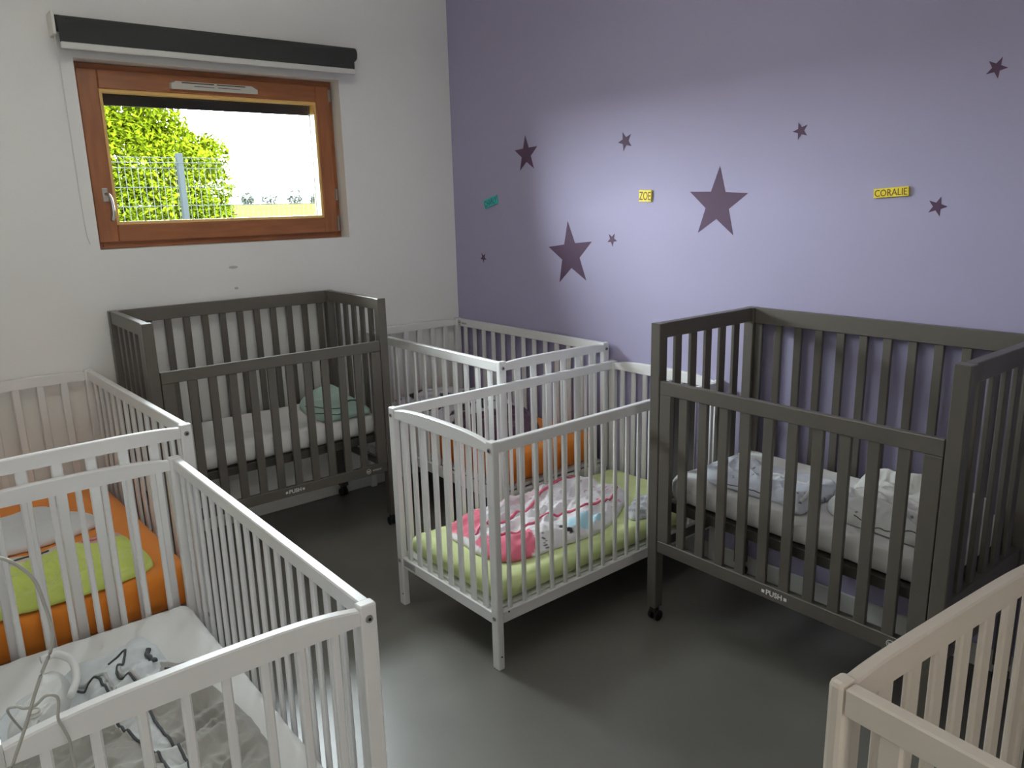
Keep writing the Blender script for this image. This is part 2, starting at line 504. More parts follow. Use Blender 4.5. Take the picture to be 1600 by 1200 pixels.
for i, (x, z, r) in enumerate(((28.3, 0.7, 0.62), (30.5, 1.0, 0.95), (33.0, 0.85, 0.80), (35.2, 0.6, 0.55))):
    o = thing('distant_tree', ['leftmost hazy tree on the horizon, partly behind the near tree', 'tallest hazy tree on the horizon',
                               'hazy round tree just right of the tallest one on the horizon', 'small pale bush at the right end of the horizon'][i], 'tree', (x, 74, 1.90), 0, 'hazy trees on the horizon')
    foliage('foliage', [(0, 0, z, r), (-r * .45, 0.2, z * .6, r * .5), (r * .45, 0.1, z * .6, r * .5)], 1500, 0.22, 'farleaf', o, 10 + i)
    bm = bmesh.new()
    add_tube(bm, [(0, 0, -0.1), (0, 0, z)], [0.08, 0.05], 6)
    link('trunk', finish(bm, 'trunk', 'farleaf'), o)

# pendant body added around the fill uplight (unseen, above the picture)
pe = thing('added_fill_lamp', 'shallow white pendant added above the view to hold the fill uplight', 'lamp', (0.85, 1.9, 2.34))
bm = bmesh.new()
rings = []
for r_, z_ in ((0.02, 0.0), (0.18, 0.005), (0.30, 0.04), (0.34, 0.085), (0.335, 0.085), (0.29, 0.047), (0.17, 0.013), (0.02, 0.010)):
    rings.append([bm.verts.new((r_ * math.cos(2 * math.pi * k / 32), r_ * math.sin(2 * math.pi * k / 32), z_)) for k in range(32)])
for a_, b_ in zip(rings, rings[1:]):
    for k in range(32):
        bm.faces.new((a_[k], a_[(k + 1) % 32], b_[(k + 1) % 32], b_[k]))
bm.faces.new(rings[0])
bm.faces.new(list(reversed(rings[-1])))
bmesh.ops.recalc_face_normals(bm, faces=bm.faces)
link('fill_lamp_shade', finish(bm, 'fill_lamp_shade', 'base', True), pe)
for k in range(3):
    a_ = k * 2 * math.pi / 3
    tube('fill_lamp_wire', [(0.30 * math.cos(a_), 0.30 * math.sin(a_), 0.04), (0.0, 0.0, ZC - 2.34)], 0.002, 'screw', pe, 5, 0)

# ---------------------------------------------------------------- wall stars and name tags
def star_mesh(r):
    bm = bmesh.new()
    vs, ws = [], []
    for i in range(10):
        a = math.pi / 2 + i * math.pi / 5
        rr = r if i % 2 == 0 else r * 0.40
        vs.append(bm.verts.new((rr * math.cos(a), rr * math.sin(a), 0.0008)))
        ws.append(bm.verts.new((rr * math.cos(a), rr * math.sin(a), 0.0)))
    bm.faces.new(vs)
    for i in range(10):
        bm.faces.new((vs[i], ws[i], ws[(i + 1) % 10], vs[(i + 1) % 10]))
    bmesh.ops.recalc_face_normals(bm, faces=bm.faces)
    return finish(bm, 'star', 'star')


def on_purple(name, me, y, z, rot_cw_deg, off=0.0002, parent=None):
    """local x -> world -y, local y -> world z, local z -> world -x (out of the wall)"""
    o = link(name, me, parent)
    B = Matrix(((0, 0, -1, 0), (-1, 0, 0, 0), (0, 1, 0, 0), (0, 0, 0, 1)))
    o.matrix_world = Matrix.Translation((CX - off, y, z)) @ B @ Matrix.Rotation(-math.radians(rot_cw_deg), 4, 'Z')
    return o


stars = [(3.140, 1.804, 0.094, -3.1, 'medium aubergine star sticker above the turquoise name tag'),
         (2.458, 1.818, 0.0435, -22.4, 'small tilted star sticker high above the ZOE tag'),
         (2.535, 1.386, 0.0325, -41.1, 'small star sticker just right of the lower large star'),
         (2.817, 1.307, 0.163, -6.2, 'large aubergine star sticker in the lower left of the lilac wall'),
         (3.531, 1.265, 0.030, -33.5, 'tiny dark star sticker nearest the room corner'),
         (1.955, 1.539, 0.147, 2.5, 'large aubergine star sticker in the middle of the lilac wall, right of the ZOE tag'),
         (1.604, 1.792, 0.0318, -19.1, 'small dark star sticker above and right of the middle large star'),
         (0.977, 1.919, 0.0315, 25.2, 'small dark star sticker highest at the right of the lilac wall'),
         (1.107, 1.519, 0.032, 18.0, 'small dark star sticker just right of the CORALIE tag')]
for y, z, r, a, lb in stars:
    tag(on_purple('wall_star', star_mesh(r), y, z, a), lb, 'sticker', 'star stickers on the lilac wall')


def name_tag(y, z, w, h, ang, m, ink, body, size, lb, shear=0.0, spacing=1.0, serif=False):
    bm = bmesh.new()
    add_box(bm, -w / 2, w / 2, -h / 2, h / 2, 0, 0.008, 0.001)
    t = tag(on_purple('name_tag', finish(bm, 'name_tag', m), y, z, ang), lb, 'sign', 'children name tags on the lilac wall')
    tm = text_mesh(body, size, ink, 0.0003, shear, spacing)
    xs = [v.co.x for v in tm.vertices]
    ys = [v.co.y for v in tm.vertices]
    sx = 0.93 * w / (max(xs) - min(xs))
    sy = 0.72 * h / (max(ys) - min(ys))
    cxm, cym = (max(xs) + min(xs)) / 2, (max(ys) + min(ys)) / 2
    for v in tm.vertices:
        v.co.x = (v.co.x - cxm) * sx
        v.co.y = (v.co.y - cym) * sy
    l = link('lettering', tm, t)
    l.location = (0, 0, 0.0083)
    return t


name_tag(3.441, 1.571, 0.118, 0.046, -14, 'tealtag', 'inkteal', 'CHARLY', 0.03, 'turquoise name tag reading CHARLY beside the room corner')
name_tag(2.332, 1.579, 0.070, 0.050, 2, 'yellowtag', 'ink', 'ZOE', 0.03, 'short yellow name tag reading ZOE')
name_tag(1.256, 1.567, 0.116, 0.031, -3, 'yellowtag', 'ink', 'CORALIE', 0.03, 'long yellow name tag reading CORALIE')

# ---------------------------------------------------------------- cribs
SCREW = disc_mesh(0.0085, 0.004, 'screw')
SOCKET = disc_mesh(0.0035, 0.0012, 'hole')


def put(name, me, parent, loc, rot=(0, 0, 0)):
    return link(name, me, parent, loc, rot)


def arch_mesh(L, h, t, rise, m):
    """rail along y, centred, bottom at z=0; the top edge rises in the middle"""
    bm = bmesh.new()
    n = 16
    rows = []
    for i in range(n + 1):
        s = -1 + 2 * i / n
        y = s * L / 2
        zt = h + rise * (1 - abs(s) ** 2.6) - 0.006 * abs(s) ** 6
        b = 0.003
        prof = [(-t / 2, 0), (-t / 2, zt - b), (-t / 2 + b, zt), (t / 2 - b, zt), (t / 2, zt - b), (t / 2, 0)]
        rows.append([bm.verts.new((x, y, z)) for x, z in prof])
    for a, b in zip(rows, rows[1:]):
        for k in range(6):
            bm.faces.new((a[k], a[(k + 1) % 6], b[(k + 1) % 6], b[k]))
    bm.faces.new(rows[0])
    bm.faces.new(list(reversed(rows[-1])))
    bmesh.ops.recalc_face_normals(bm, faces=bm.faces)
    return finish(bm, 'arched_rail', m)


def white_crib(label, cx, cy, rz, L, W, H, nl, sl, ne, se, wl, we, lrail, mz, rise, m='white', rh=0.038, post=(0.026, 0.036), erh=0.036, group='white slatted baby cribs', pb=0.004):
    """long axis local x, ends at +-L/2; all slats, posts and rails are pieces of their own"""
    t = thing('baby_crib', label, 'crib', (cx, cy, 0), rz, group)
    pu, pv = post
    zb0, zb1 = lrail
    for sx in (-1, 1):
        for sy in (-1, 1):
            p = put('post', box_mesh(pu, pv, H, m, pb, 2), t, (sx * (L / 2 - pu / 2), sy * (W / 2 - pv / 2), 0))
            for z in (H - 0.030, zb0 + 0.022):
                s = put('screw', SCREW, p, (sx * (pu / 2 + 0.001), 0, z), (0, sx * math.pi / 2, 0))
            put('hole', SOCKET, p, (sx * (pu / 2 + 0.0034), 0, H - 0.030), (0, sx * math.pi / 2, 0))
    LI = L - 2 * pu
    for sy in (-1, 1):
        y = sy * (W / 2 - 0.014)
        put('top_rail', box_mesh(LI, 0.024, rh, m, 0.003, 1), t, (0, y, H - 0.003 - rh))
        put('lower_rail', box_mesh(LI, 0.022, zb1 - zb0, m, 0.003, 1), t, (0, y, zb0))
        for k in range(nl):
            x = (k - (nl - 1) / 2) * sl
            put('slat', box_mesh(wl, 0.012, H - rh - zb1 + 0.004, m, 0.0035, 1), t, (x, y, zb1 - 0.003))
    WI = W - 2 * pv
    for sx in (-1, 1):
        x = sx * (L / 2 - 0.013)
        put('end_rail', arch_mesh(WI, erh, 0.022, rise, m), t, (x, 0, H - 0.003 - erh))
        put('lower_end_rail', box_mesh(0.022, WI, zb1 - zb0, m, 0.003, 1), t, (x, 0, zb0 - 0.004))
        for k in range(ne):
            y = (k - (ne - 1) / 2) * se
            put('slat', box_mesh(0.012, we, H - erh - zb1 + 0.006, m, 0.0035, 1), t, (x, y, zb1 - 0.006))
    # slatted mattress base
    put('mattress_base', box_mesh(L - 2 * pu - 0.004, W - 0.062, 0.014, m), t, (0, 0, mz - 0.0145))
    return t


def center(ox, oy, th, du, dv):
    return ox + math.cos(th) * du - math.sin(th) * dv, oy + math.sin(th) * du + math.cos(th) * dv


def mattress(name, label, cx, cy, rz, L, W, z0, z1, m, seed=0, r=0.035, wr=0.004, group='crib mattresses in fitted sheets'):
    """rounded mattress in a fitted sheet, with slight gathers towards the corners"""
    bm = bmesh.new()
    nx, ny, nz = 72, 36, 7
    hx, hy, hz = L / 2, W / 2, (z1 - z0) / 2
    rr = min(r, hz * 0.95)
    vmap = {}

    def vert(i, j, k):
        key = (i, j, k)
        if key in vmap:
            return vmap[key]
        p = Vector((-hx + 2 * hx * i / nx, -hy + 2 * hy * j / ny, -hz + 2 * hz * k / nz))
        q = Vector((max(-hx + rr, min(hx - rr, p.x)), max(-hy + rr, min(hy - rr, p.y)), max(-hz + rr, min(hz - rr, p.z))))
        d = p - q
        if d.length > 1e-6:
            p = q + d.normalized() * min(rr, d.length if d.length < rr else rr)
        n = (p - q).normalized() if d.length > 1e-6 else Vector((0, 0, 1))
        cd = math.hypot(hx - abs(p.x), hy - abs(p.y))
        ang = math.atan2(hy - abs(p.y) + 0.01, hx - abs(p.x) + 0.01)
        w = wr * math.sin(ang * 16 + seed) * math.exp(-cd / 0.11) if k > nz / 2 else 0
        w += wr * 0.6 * noise.noise(Vector((p.x * 7, p.y * 7, seed * 3.1)))
        w += wr * 0.5 * noise.noise(Vector((p.x * 25, p.y * 25, p.z * 8 + seed)))
        p = p + n * min(w, 0.004) if k == nz or k == 0 else p + n * w * 0.6
        v = bm.verts.new((p.x, p.y, max(p.z, -hz) + hz))
        vmap[key] = v
        return v
    for k in (0, nz):
        for i in range(nx):
            for j in range(ny):
                bm.faces.new((vert(i, j, k), vert(i + 1, j, k), vert(i + 1, j + 1, k), vert(i, j + 1, k)))
    for k in range(nz):
        for i in range(nx):
            for j in (0, ny):
                bm.faces.new((vert(i, j, k), vert(i + 1, j, k), vert(i + 1, j, k + 1), vert(i, j, k + 1)))
        for j in range(ny):
            for i in (0, nx):
                bm.faces.new((vert(i, j, k), vert(i, j + 1, k), vert(i, j + 1, k + 1), vert(i, j, k + 1)))
    bmesh.ops.recalc_face_normals(bm, faces=bm.faces)
    o = link(name, finish(bm, name, m, True), None, (cx, cy, z0), (0, 0, rz))
    return tag(o, label, 'mattress', group)


SHORT = dict(nl=18, sl=0.0655, ne=8, se=0.0685)
TALL = dict(nl=13, sl=0.089, ne=6, se=0.0905)
Q = math.pi / 2
# crib with the lime sheet, in the middle of the room
c3 = center(1.428, 1.874, 0.0109, 1.2457 / 2, 0.6389 / 2)
white_crib('low white baby crib with a lime green sheet in the middle of the room', *c3, 0.0109, 1.2457, 0.6389, 0.82, wl=0.017, we=0.026, lrail=(0.170, 0.214), mz=0.215, rise=0.013, **SHORT)
mattress('mattress', 'mattress in a lime green fitted sheet in the middle crib', *c3, 0.0109, 1.175, 0.565, 0.2155, 0.297, 'lime', 1)
# crib in the corner
c2 = center(1.9846, 2.5330, -0.0047, 0.6652 / 2, 1.2517 / 2)
white_crib('tall white baby crib in the room corner against the lilac wall', *c2, -0.0047 + Q, 1.2480, 0.6652, 0.905, wl=0.030, we=0.032, lrail=(0.252, 0.304), mz=0.318, rise=0.003, rh=0.044, erh=0.038, **TALL)
mattress('mattress', 'mattress in an orange fitted sheet in the corner crib', *c2, -0.0047 + Q, 1.18, 0.585, 0.3185, 0.455, 'orange', 2)
# crib at the left against the window wall
W1 = 0.690
ca = center(0.7034, 2.5177, 0.0313, -W1 / 2, 1.2571 / 2)
white_crib('tall white baby crib with an orange sheet at the left by the window wall', *ca, 0.0313 + Q, 1.2571, W1, 0.8982, wl=0.030, we=0.030, lrail=(0.205, 0.250), mz=0.262, rise=0.004, rh=0.044, erh=0.040, **TALL)
mattress('mattress', 'mattress in an orange fitted sheet in the left crib by the window wall', *ca, 0.0313 + Q, 1.185, 0.61, 0.2625, 0.405, 'orange', 3)
# crib at the left in the foreground
cb = center(0.6445, 1.2324, 0.0023, -0.6521 / 2, 1.2424 / 2)
white_crib('white baby crib nearest the camera at the lower left, holding a grey sleeping bag', *cb, 0.0023 + Q, 1.2424, 0.6521, 0.8187, wl=0.018, we=0.017, lrail=(0.170, 0.214), mz=0.255, rise=0.013, **SHORT)
mattress('mattress', 'mattress in a white fitted sheet in the lower left crib', *cb, 0.0023 + Q, 1.175, 0.58, 0.2555, 0.340, 'sheet', 4)
# crib in the lower right corner
c4 = center(0.939, 0.474, -0.0778, 0.665 / 2, -1.25 / 2)
white_crib('white baby crib tinted with warm light, cut off at the lower right corner of the photo', *c4, -0.0778 + Q, 1.25, 0.665, 0.905, wl=0.034, we=0.036, lrail=(0.252, 0.304), mz=0.318,
           rise=0.003, m='cream', rh=0.044, erh=0.044, pb=0.008, nl=13, sl=0.089, ne=8, se=0.081)
mattress('mattress', 'mattress in a white fitted sheet in the lower right crib', *c4, -0.0778 + Q, 1.18, 0.585, 0.3185, 0.42, 'sheet', 5)


crib3 = [o for o in bpy.data.objects if o.get('label', '').startswith('low white baby crib')][0]
pl = put('paper_label', box_mesh(0.0008, 0.085, 0.026, 'smudge'), crib3, (-1.2457 / 2 + 0.0017, 0.235, 0.178))
for k in range(4):
    put('print_line', box_mesh(0.0004, 0.070 - 0.012 * (k % 2), 0.0016, 'pipe_dark'), pl, (-0.0006, 0, 0.004 + 0.0055 * k))
for (x, z) in ((-1.2457 / 2 + 0.052, 0.206), (-1.2457 / 2 + 0.013, 0.050)):
    put('hole', SOCKET, crib3, (x, -0.6389 / 2 + (0.0026 if z > 0.1 else -0.0004), z), (Q, 0, 0))
put('hole', SOCKET, crib3, (-1.2457 / 2 - 0.0004, 0.6389 / 2 - 0.028, 0.050), (0, Q, 0))


def ring_logo(r, m):
    bm = bmesh.new()
    n = 28
    o = [bm.verts.new((r * math.cos(2 * math.pi * i / n), r * math.sin(2 * math.pi * i / n), 0)) for i in range(n)]
    k = [bm.verts.new((r * .80 * math.cos(2 * math.pi * i / n), r * .80 * math.sin(2 * math.pi * i / n), 0)) for i in range(n)]
    for i in range(n):
        bm.faces.new((o[i], o[(i + 1) % n], k[(i + 1) % n], k[i]))
    # the bent strokes inside the ring
    for pts in (((-.55, .35), (-.30, -.45), (-.05, .30)), ((-.05, .30), (.20, -.45), (.52, .40))):
        for (a, b) in zip(pts, pts[1:]):
            A, B = Vector((a[0] * r, a[1] * r, 0)), Vector((b[0] * r, b[1] * r, 0))
            d = (B - A).normalized()
            s = Vector((-d.y, d.x, 0)) * r * 0.11
            bm.faces.new([bm.verts.new(p) for p in (A - s, B - s, B + s, A + s)])
    bmesh.ops.recalc_face_normals(bm, faces=bm.faces)
    return finish(bm, 'logo', m)


LOGO_W = ring_logo(0.0125, 'inkwhite')
LOGO_K = ring_logo(0.0125, 'inkblack')
TXT_W = text_mesh('wesco', 0.018, 'inkwhite', 0.0002, 0, 1.05)
TXT_K = text_mesh('wesco', 0.018, 'inkblack', 0.0002, 0, 1.05)
TXT_P = text_mesh('PUSH', 0.025, 'inkwhite', 0.0002, 0, 1.0, 0.0006)
bm = bmesh.new()
for a in range(4):
    for (px, py) in ((0.0033, 0), ):
        mtx = Matrix.Translation((0.0034 * math.cos(a * Q + Q / 2), 0.0034 * math.sin(a * Q + Q / 2), 0))
        bmesh.ops.create_circle(bm, cap_ends=True, segments=10, radius=0.0034, matrix=mtx)
PAW = finish(bm, 'flower_mark', 'inkwhite')
LABEL_EN = text_mesh('EN', 0.016, 'inkwhite', 0.0002)


def grey_crib(label, cx, cy, rz, L, W, H, mz0):
    """front (drop gate) faces local -y"""
    t = thing('baby_crib', label, 'crib', (cx, cy, 0), rz, 'grey drop-side baby cribs')
    P = 0.042
    g0 = 0.060
    for sx in (-1, 1):
        for sy in (-1, 1):
            p = put('post', box_mesh(P, P, H - g0, 'grey', 0.0025, 1), t, (sx * (L / 2 - P / 2), sy * (W / 2 - P / 2), g0))
            c = put('caster', box_mesh(0.030, 0.026, 0.026, 'black', 0.005, 2), p, (0, 0, -0.026))
            bm = bmesh.new()
            for dx in (-0.013, 0.013):
                bmesh.ops.create_cone(bm, cap_ends=True, segments=20, radius1=0.021, radius2=0.021, depth=0.012,
                                      matrix=Matrix.Translation((dx, 0.006, 0.021 - g0)) @ Matrix.Rotation(Q, 4, 'Y'))
            put('caster_wheel', finish(bm, 'wheel', 'black'), p, (0, 0, 0))
    # back panel
    y = W / 2 - 0.020
    LI = L - 2 * P
    put('back_rail', box_mesh(LI, 0.026, 0.060, 'grey', 0.002, 1), t, (0, y, H - 0.060))
    put('back_lower_rail', box_mesh(LI, 0.026, 0.045, 'grey', 0.002, 1), t, (0, y, mz0 - 0.045))
    for k in range(12):
        put('slat', box_mesh(0.030, 0.014, H - 0.060 - mz0 + 0.004, 'grey', 0.002, 1), t, ((k - 5.5) * 0.0838, y, mz0 - 0.002))
    # end panels
    WI = W - 2 * P
    for sx in (-1, 1):
        x = sx * (L / 2 - 0.020)
        put('end_rail', box_mesh(0.030, WI, 0.054, 'grey', 0.002, 1), t, (x, 0, H - 0.054))
        put('end_lower_rail', box_mesh(0.026, WI, 0.060, 'grey', 0.002, 1), t, (x, 0, mz0 - 0.060))
        put('stretcher', box_mesh(0.022, WI, 0.036, 'grey', 0.002, 1), t, (x, 0, 0.292))
        for k in range(5):
            put('slat', box_mesh(0.014, 0.036, H - 0.054 - mz0 + 0.004, 'grey', 0.002, 1), t, (x, (k - 2) * 0.0865, mz0 - 0.002))
    # drop gate
    gy = -W / 2 + 0.012
    gz0, gz1 = 0.294, 0.943
    GL = L - 2 * P - 0.006
    gate = put('drop_gate', box_mesh(GL, 0.022, 0.048, 'grey', 0.002, 1), t, (0, gy, gz1 - 0.048))
    o = -(gz1 - 0.048)
    put('gate_lower_rail', box_mesh(GL, 0.022, 0.046, 'grey', 0.002, 1), gate, (0, 0, o + gz0))
    for sx in (-1, 1):
        put('gate_stile', box_mesh(0.048, 0.022, gz1 - gz0 - 0.096, 'grey', 0.0015, 1), gate, (sx * (GL / 2 - 0.024), 0, o + gz0 + 0.047))
    for k in range(10):
        put('gate_slat', box_mesh(0.035, 0.014, gz1 - gz0 - 0.092, 'grey', 0.002, 1), gate, ((k - 4.5) * 0.083, 0, o + gz0 + 0.045))
    R = (Q, 0, 0)
    zt = o + gz0 + 0.023
    put('lettering', TXT_P, gate, (0.014, -0.0115, zt), R)
    put('flower_mark', PAW, gate, (-0.026, -0.0115, zt), R)
    put('flower_mark', PAW, gate, (0.054, -0.0115, zt), R)
    put('logo', LOGO_W, gate, (0.388, -0.0115, zt), R)
    put('logo_text', TXT_W, gate, (0.434, -0.0115, zt + 0.001), R)
    # mattress base
    put('mattress_base', box_mesh(LI - 0.004, W - 0.085, 0.036, 'platform', 0.002, 1), t, (0, 0.004, mz0 - 0.0365))
    return t


cg1 = center(1.8291, 3.1934, -0.0049, -1.074 / 2, 0.5776 / 2)
grey_crib('taupe grey drop-side crib below the window', *cg1, -0.0049, 1.074, 0.5776, 1.1425, 0.478)
mattress('mattress', 'mattress in a white fitted sheet in the grey crib below the window', *cg1, -0.0049, 0.975, 0.480, 0.4785, 0.582, 'sheet', 6, 0.04)
cg2 = center(2.0596, 1.769, -0.0070, 0.5928 / 2, -1.0376 / 2)
k2 = grey_crib('taupe grey drop-side crib against the lilac wall at the right', *cg2, -0.0070 - Q, 1.0376, 0.590, 1.144, 0.484)
mattress('mattress', 'mattress in a white fitted sheet in the grey crib at the right', *cg2, -0.0070 - Q, 0.940, 0.490, 0.4845, 0.585, 'sheet', 7, 0.04)
# small label on the front edge of the right crib's mattress base
put('base_label', LABEL_EN, [c for c in k2.children if c.name.startswith('mattress_base')][0], (0.018, -0.2535, 0.018), (Q, 0, 0))
# maker's mark on the corner crib rail and paper label on the lime crib
crib2 = [o for o in bpy.data.objects if o.get('label', '').startswith('tall white baby crib in the room corner')][0]
put('logo', LOGO_K, crib2, (0.575, -0.305, 0.880), (Q, 0, math.pi))
put('logo_text', TXT_K, crib2, (0.530, -0.305, 0.880), (Q, 0, math.pi))


# ---------------------------------------------------------------- bedding
def resample(poly, n):
    pts = [Vector((x, y, 0)) for x, y in poly]
    N = len(pts)
    out = []
    for i in range(N):
        a, b, c, d = pts[i - 1], pts[i], pts[(i + 1) % N], pts[(i + 2) % N]
        for k in range(12):
            t = k / 12
            out.append(0.5 * ((2 * b) + (c - a) * t + (2 * a - 5 * b + 4 * c - d) * t * t + (3 * b - a - 3 * c + d) * t ** 3))
    L = [0]
    for i in range(len(out)):
        L.append(L[-1] + (out[(i + 1) % len(out)] - out[i]).length)
    res = []
    j = 0
    for k in range(n):
        s = L[-1] * k / n
        while L[j + 1] < s:
            j += 1
        t = (s - L[j]) / max(L[j + 1] - L[j], 1e-9)
        res.append(out[j].lerp(out[(j + 1) % len(out)], t))
    return res


def inside(poly, x, y):
    c = False
    n = len(poly)
    j = n - 1
    for i in range(n):
        xi, yi = poly[i]
        xj, yj = poly[j]
        if (yi > y) != (yj > y) and x < (xj - xi) * (y - yi) / (yj - yi) + xi:
            c = not c
        j = i
    return c


def cloth(name, label, cat, poly, z, thick, fold, col, seed=0, ang=0.0, stretch=3.0, freq=9.0, edge=0.18, m='cloth', group=None, n=220, rings=60, extra=None, centre=None):
    """a soft heap or folded bag lying at height z inside an outline, with ridged folds running along `ang`"""
    out = resample(poly, n)
    z += 0.004
    cx = sum(p.x for p in out) / n
    cy = sum(p.y for p in out) / n
    if centre:
        cx, cy = centre
    ca, sa = math.cos(ang), math.sin(ang)

    def H(x, y, t):
        u, v = (x * ca + y * sa), (-x * sa + y * ca)
        wx = noise.noise(Vector((x * 5, y * 5, seed))) * 0.06
        p = Vector((u * freq / stretch + wx * 10, (v + wx) * freq, seed * 1.7))
        r = 1 - abs(noise.noise(p)) * 2.4
        r2 = 1 - abs(noise.noise(p * 2.1 + Vector((5, 3, 1)))) * 2.4
        r3 = 1 - abs(noise.noise(Vector((x * 34, y * 34, seed)))) * 2.4
        body = (1 - t ** 5) ** 0.5 if t < 1 else 0
        h = thick * body * (0.72 + 0.28 * noise.noise(Vector((x * 4, y * 4, seed + 9)))) + fold * body * (r * 0.75 + r2 * 0.55 + r3 * 0.12)
        if extra:
            h += extra(x, y) * body
        return z + max(h, 0.0015 * (1 if t < 1 else 0)) + (0 if t < 1 else 0.0)
    V, F, C = [], [], []
    for i in range(rings + 1):
        t = (i / rings) ** 0.8
        for k in range(n):
            p = out[k]
            wob = 1 + 0.012 * noise.noise(Vector((p.x * 30, p.y * 30, seed)))
            x = cx + (p.x - cx) * t * wob
            y = cy + (p.y - cy) * t * wob
            V.append((x, y, H(x, y, t)))
            C.append(col(x, y, t))
    for i in range(rings):
        for k in range(n):
            F.append((i * n + k, i * n + (k + 1) % n, (i + 1) * n + (k + 1) % n, (i + 1) * n + k))
    # underside
    k0 = len(V)
    for k in range(n):
        V.append((cx + (out[k].x - cx) * 0.985, cy + (out[k].y - cy) * 0.985, z - 0.0015))
        C.append(C[rings * n + k])
    for k in range(n):
        F.append((rings * n + k, rings * n + (k + 1) % n, k0 + (k + 1) % n, k0 + k))
    me = bpy.data.meshes.new(name)
    me.from_pydata(V, [], F)
    bmm = bmesh.new()
    bmm.from_mesh(me)
    bmesh.ops.remove_doubles(bmm, verts=bmm.verts, dist=1e-6)
    bmesh.ops.recalc_face_normals(bmm, faces=bmm.faces)
    bmm.to_mesh(me)
    bmm.free()
    ca_ = me.color_attributes.new('COL', 'FLOAT_COLOR', 'POINT')
    for i, v in enumerate(me.vertices):
        c = col(v.co.x, v.co.y, 0.5)
        ca_.data[i].color = (*c, 1)
    me.materials.append(M[m])
    for p in me.polygons:
        p.use_smooth = True
    o = link(name, me)
    if label:
        tag(o, label, cat, group)
    # surface height lookup for piping laid on the cloth
    from mathutils.bvhtree import BVHTree
    bmq = bmesh.new()
    bmq.from_mesh(me)
    tree_ = BVHTree.FromBMesh(bmq)
    bmq.free()

    def surf(x, y):
        hit = tree_.ray_cast(Vector((x, y, z + 1)), Vector((0, 0, -1)))
        return hit[0].z if hit[0] else z
    o_surf[o.name] = surf
    return o


o_surf = {}


def trim(name, o, pts, r, m, lift=0.5):
    path = smooth_path([(x, y, 0) for x, y in pts], 10)
    s = o_surf[o.name]
    pp = [(p.x, p.y, s(p.x, p.y) + r * lift) for p in path]
    bm = bmesh.new()
    add_tube(bm, pp, r, 7)
    bmesh.ops.recalc_face_normals(bm, faces=bm.faces)
    return link(name, finish(bm, name, m, True), o)


def patchy(base, patches):
    def f(x, y, t):
        for poly, c in patches:
            if inside(poly, x, y):
                return c
        return base
    return f


def blob(cx, cy, r, k=9, sx=1.0, seed=0):
    rnd = random.Random(seed)
    return [(cx + sx * r * rnd.uniform(.75, 1.15) * math.cos(2 * math.pi * i / k), cy + r * rnd.uniform(.75, 1.15) * math.sin(2 * math.pi * i / k)) for i in range(k)]


WHITE_C = (0.74, 0.71, 0.73)
PINK_C = (0.72, 0.16, 0.24)
# pink and white sleeping bag in the middle crib
pinkpoly = [(1.606, 2.411), (1.557, 2.325), (1.554, 2.232), (1.546, 2.136), (1.573, 2.037), (1.627, 2.001), (1.711, 1.986), (1.83, 1.981), (2.002, 1.975), (2.147, 2.015),
            (2.27, 2.085), (2.36, 2.14), (2.40, 2.218), (2.375, 2.282), (2.366, 2.38), (2.33, 2.43), (2.237, 2.44), (2.14, 2.44), (2.037, 2.44), (1.929, 2.44), (1.804, 2.44), (1.727, 2.44), (1.658, 2.44)]
rnd = random.Random(5)
pts_p = [(blob(1.962, 2.02, .035, 9, 2.4, 1), (0.42, 0.66, 0.76)), (blob(2.03, 2.03, .028, 9, 1.6, 2), (0.40, 0.64, 0.75)),
         (blob(1.864, 2.024, .011, 8, 1.3, 3), (.02, .02, .02)), (blob(1.882, 1.998, .012, 8, 1, 4), (.02, .02, .02)),
         ([(1.571, 2.196), (1.545, 2.05), (1.56, 2.02), (1.605, 2.005), (1.67, 1.985), (1.725, 2.005), (1.754, 2.09), (1.70, 2.10), (1.66, 2.14), (1.614, 2.197)], PINK_C),
         ([(1.60, 2.42), (1.575, 2.36), (1.570, 2.28), (1.575, 2.22), (1.62, 2.24), (1.70, 2.30), (1.74, 2.36), (1.70, 2.43), (1.65, 2.435)], PINK_C)]
for q in range(40):
    x, y = rnd.uniform(1.78, 2.35), rnd.uniform(2.22, 2.43)
    pts_p.append((blob(x, y, .006, 6, 1.6, q), (0.50, 0.30, 0.36)))
for q in range(16):
    x, y = rnd.uniform(2.15, 2.35), rnd.uniform(2.05, 2.2)
    pts_p.append((blob(x, y, .005, 6, 1.8, q), (0.62, 0.20, 0.30)))
for q in range(7):
    pts_p.append(([(1.742 + .004 * q, 1.992 + .006 * q), (1.772, 1.988 + .006 * q), (1.772, 1.990 + .006 * q), (1.742 + .004 * q, 1.994 + .006 * q)], (.03, .03, .03)))
pts_p.append(([(1.72, 2.44), (1.75, 2.30), (1.93, 2.31), (2.12, 2.38), (2.38, 2.40), (2.36, 2.45)], (0.60, 0.47, 0.50)))
bag = cloth('sleeping_bag', 'pink and white printed baby sleeping bag on the lime green sheet', 'sleeping bag', pinkpoly, 0.2975, 0.050, 0.024,
            patchy(WHITE_C, pts_p), 2, ang=0.25, stretch=2.6, freq=11,
            extra=lambda x, y: 0.03 * math.exp(-((y - 2.34) / 0.05) ** 2) * (1 if x > 1.7 else .3) + 0.012 * math.exp(-((y - 2.02) / 0.05) ** 2))
trim('zipper', bag, [(1.60, 2.14), (1.68, 2.135), (1.765, 2.118), (1.914, 2.122), (2.039, 2.1), (2.126, 2.09), (2.212, 2.104), (2.327, 2.173)], 0.0055, 'pipe_pink')
trim('piping', bag, [(1.68, 2.25), (1.74, 2.235), (1.80, 2.235), (1.917, 2.277), (2.018, 2.320), (2.129, 2.345), (2.25, 2.39), (2.34, 2.40)], 0.0065, 'pipe_pink')
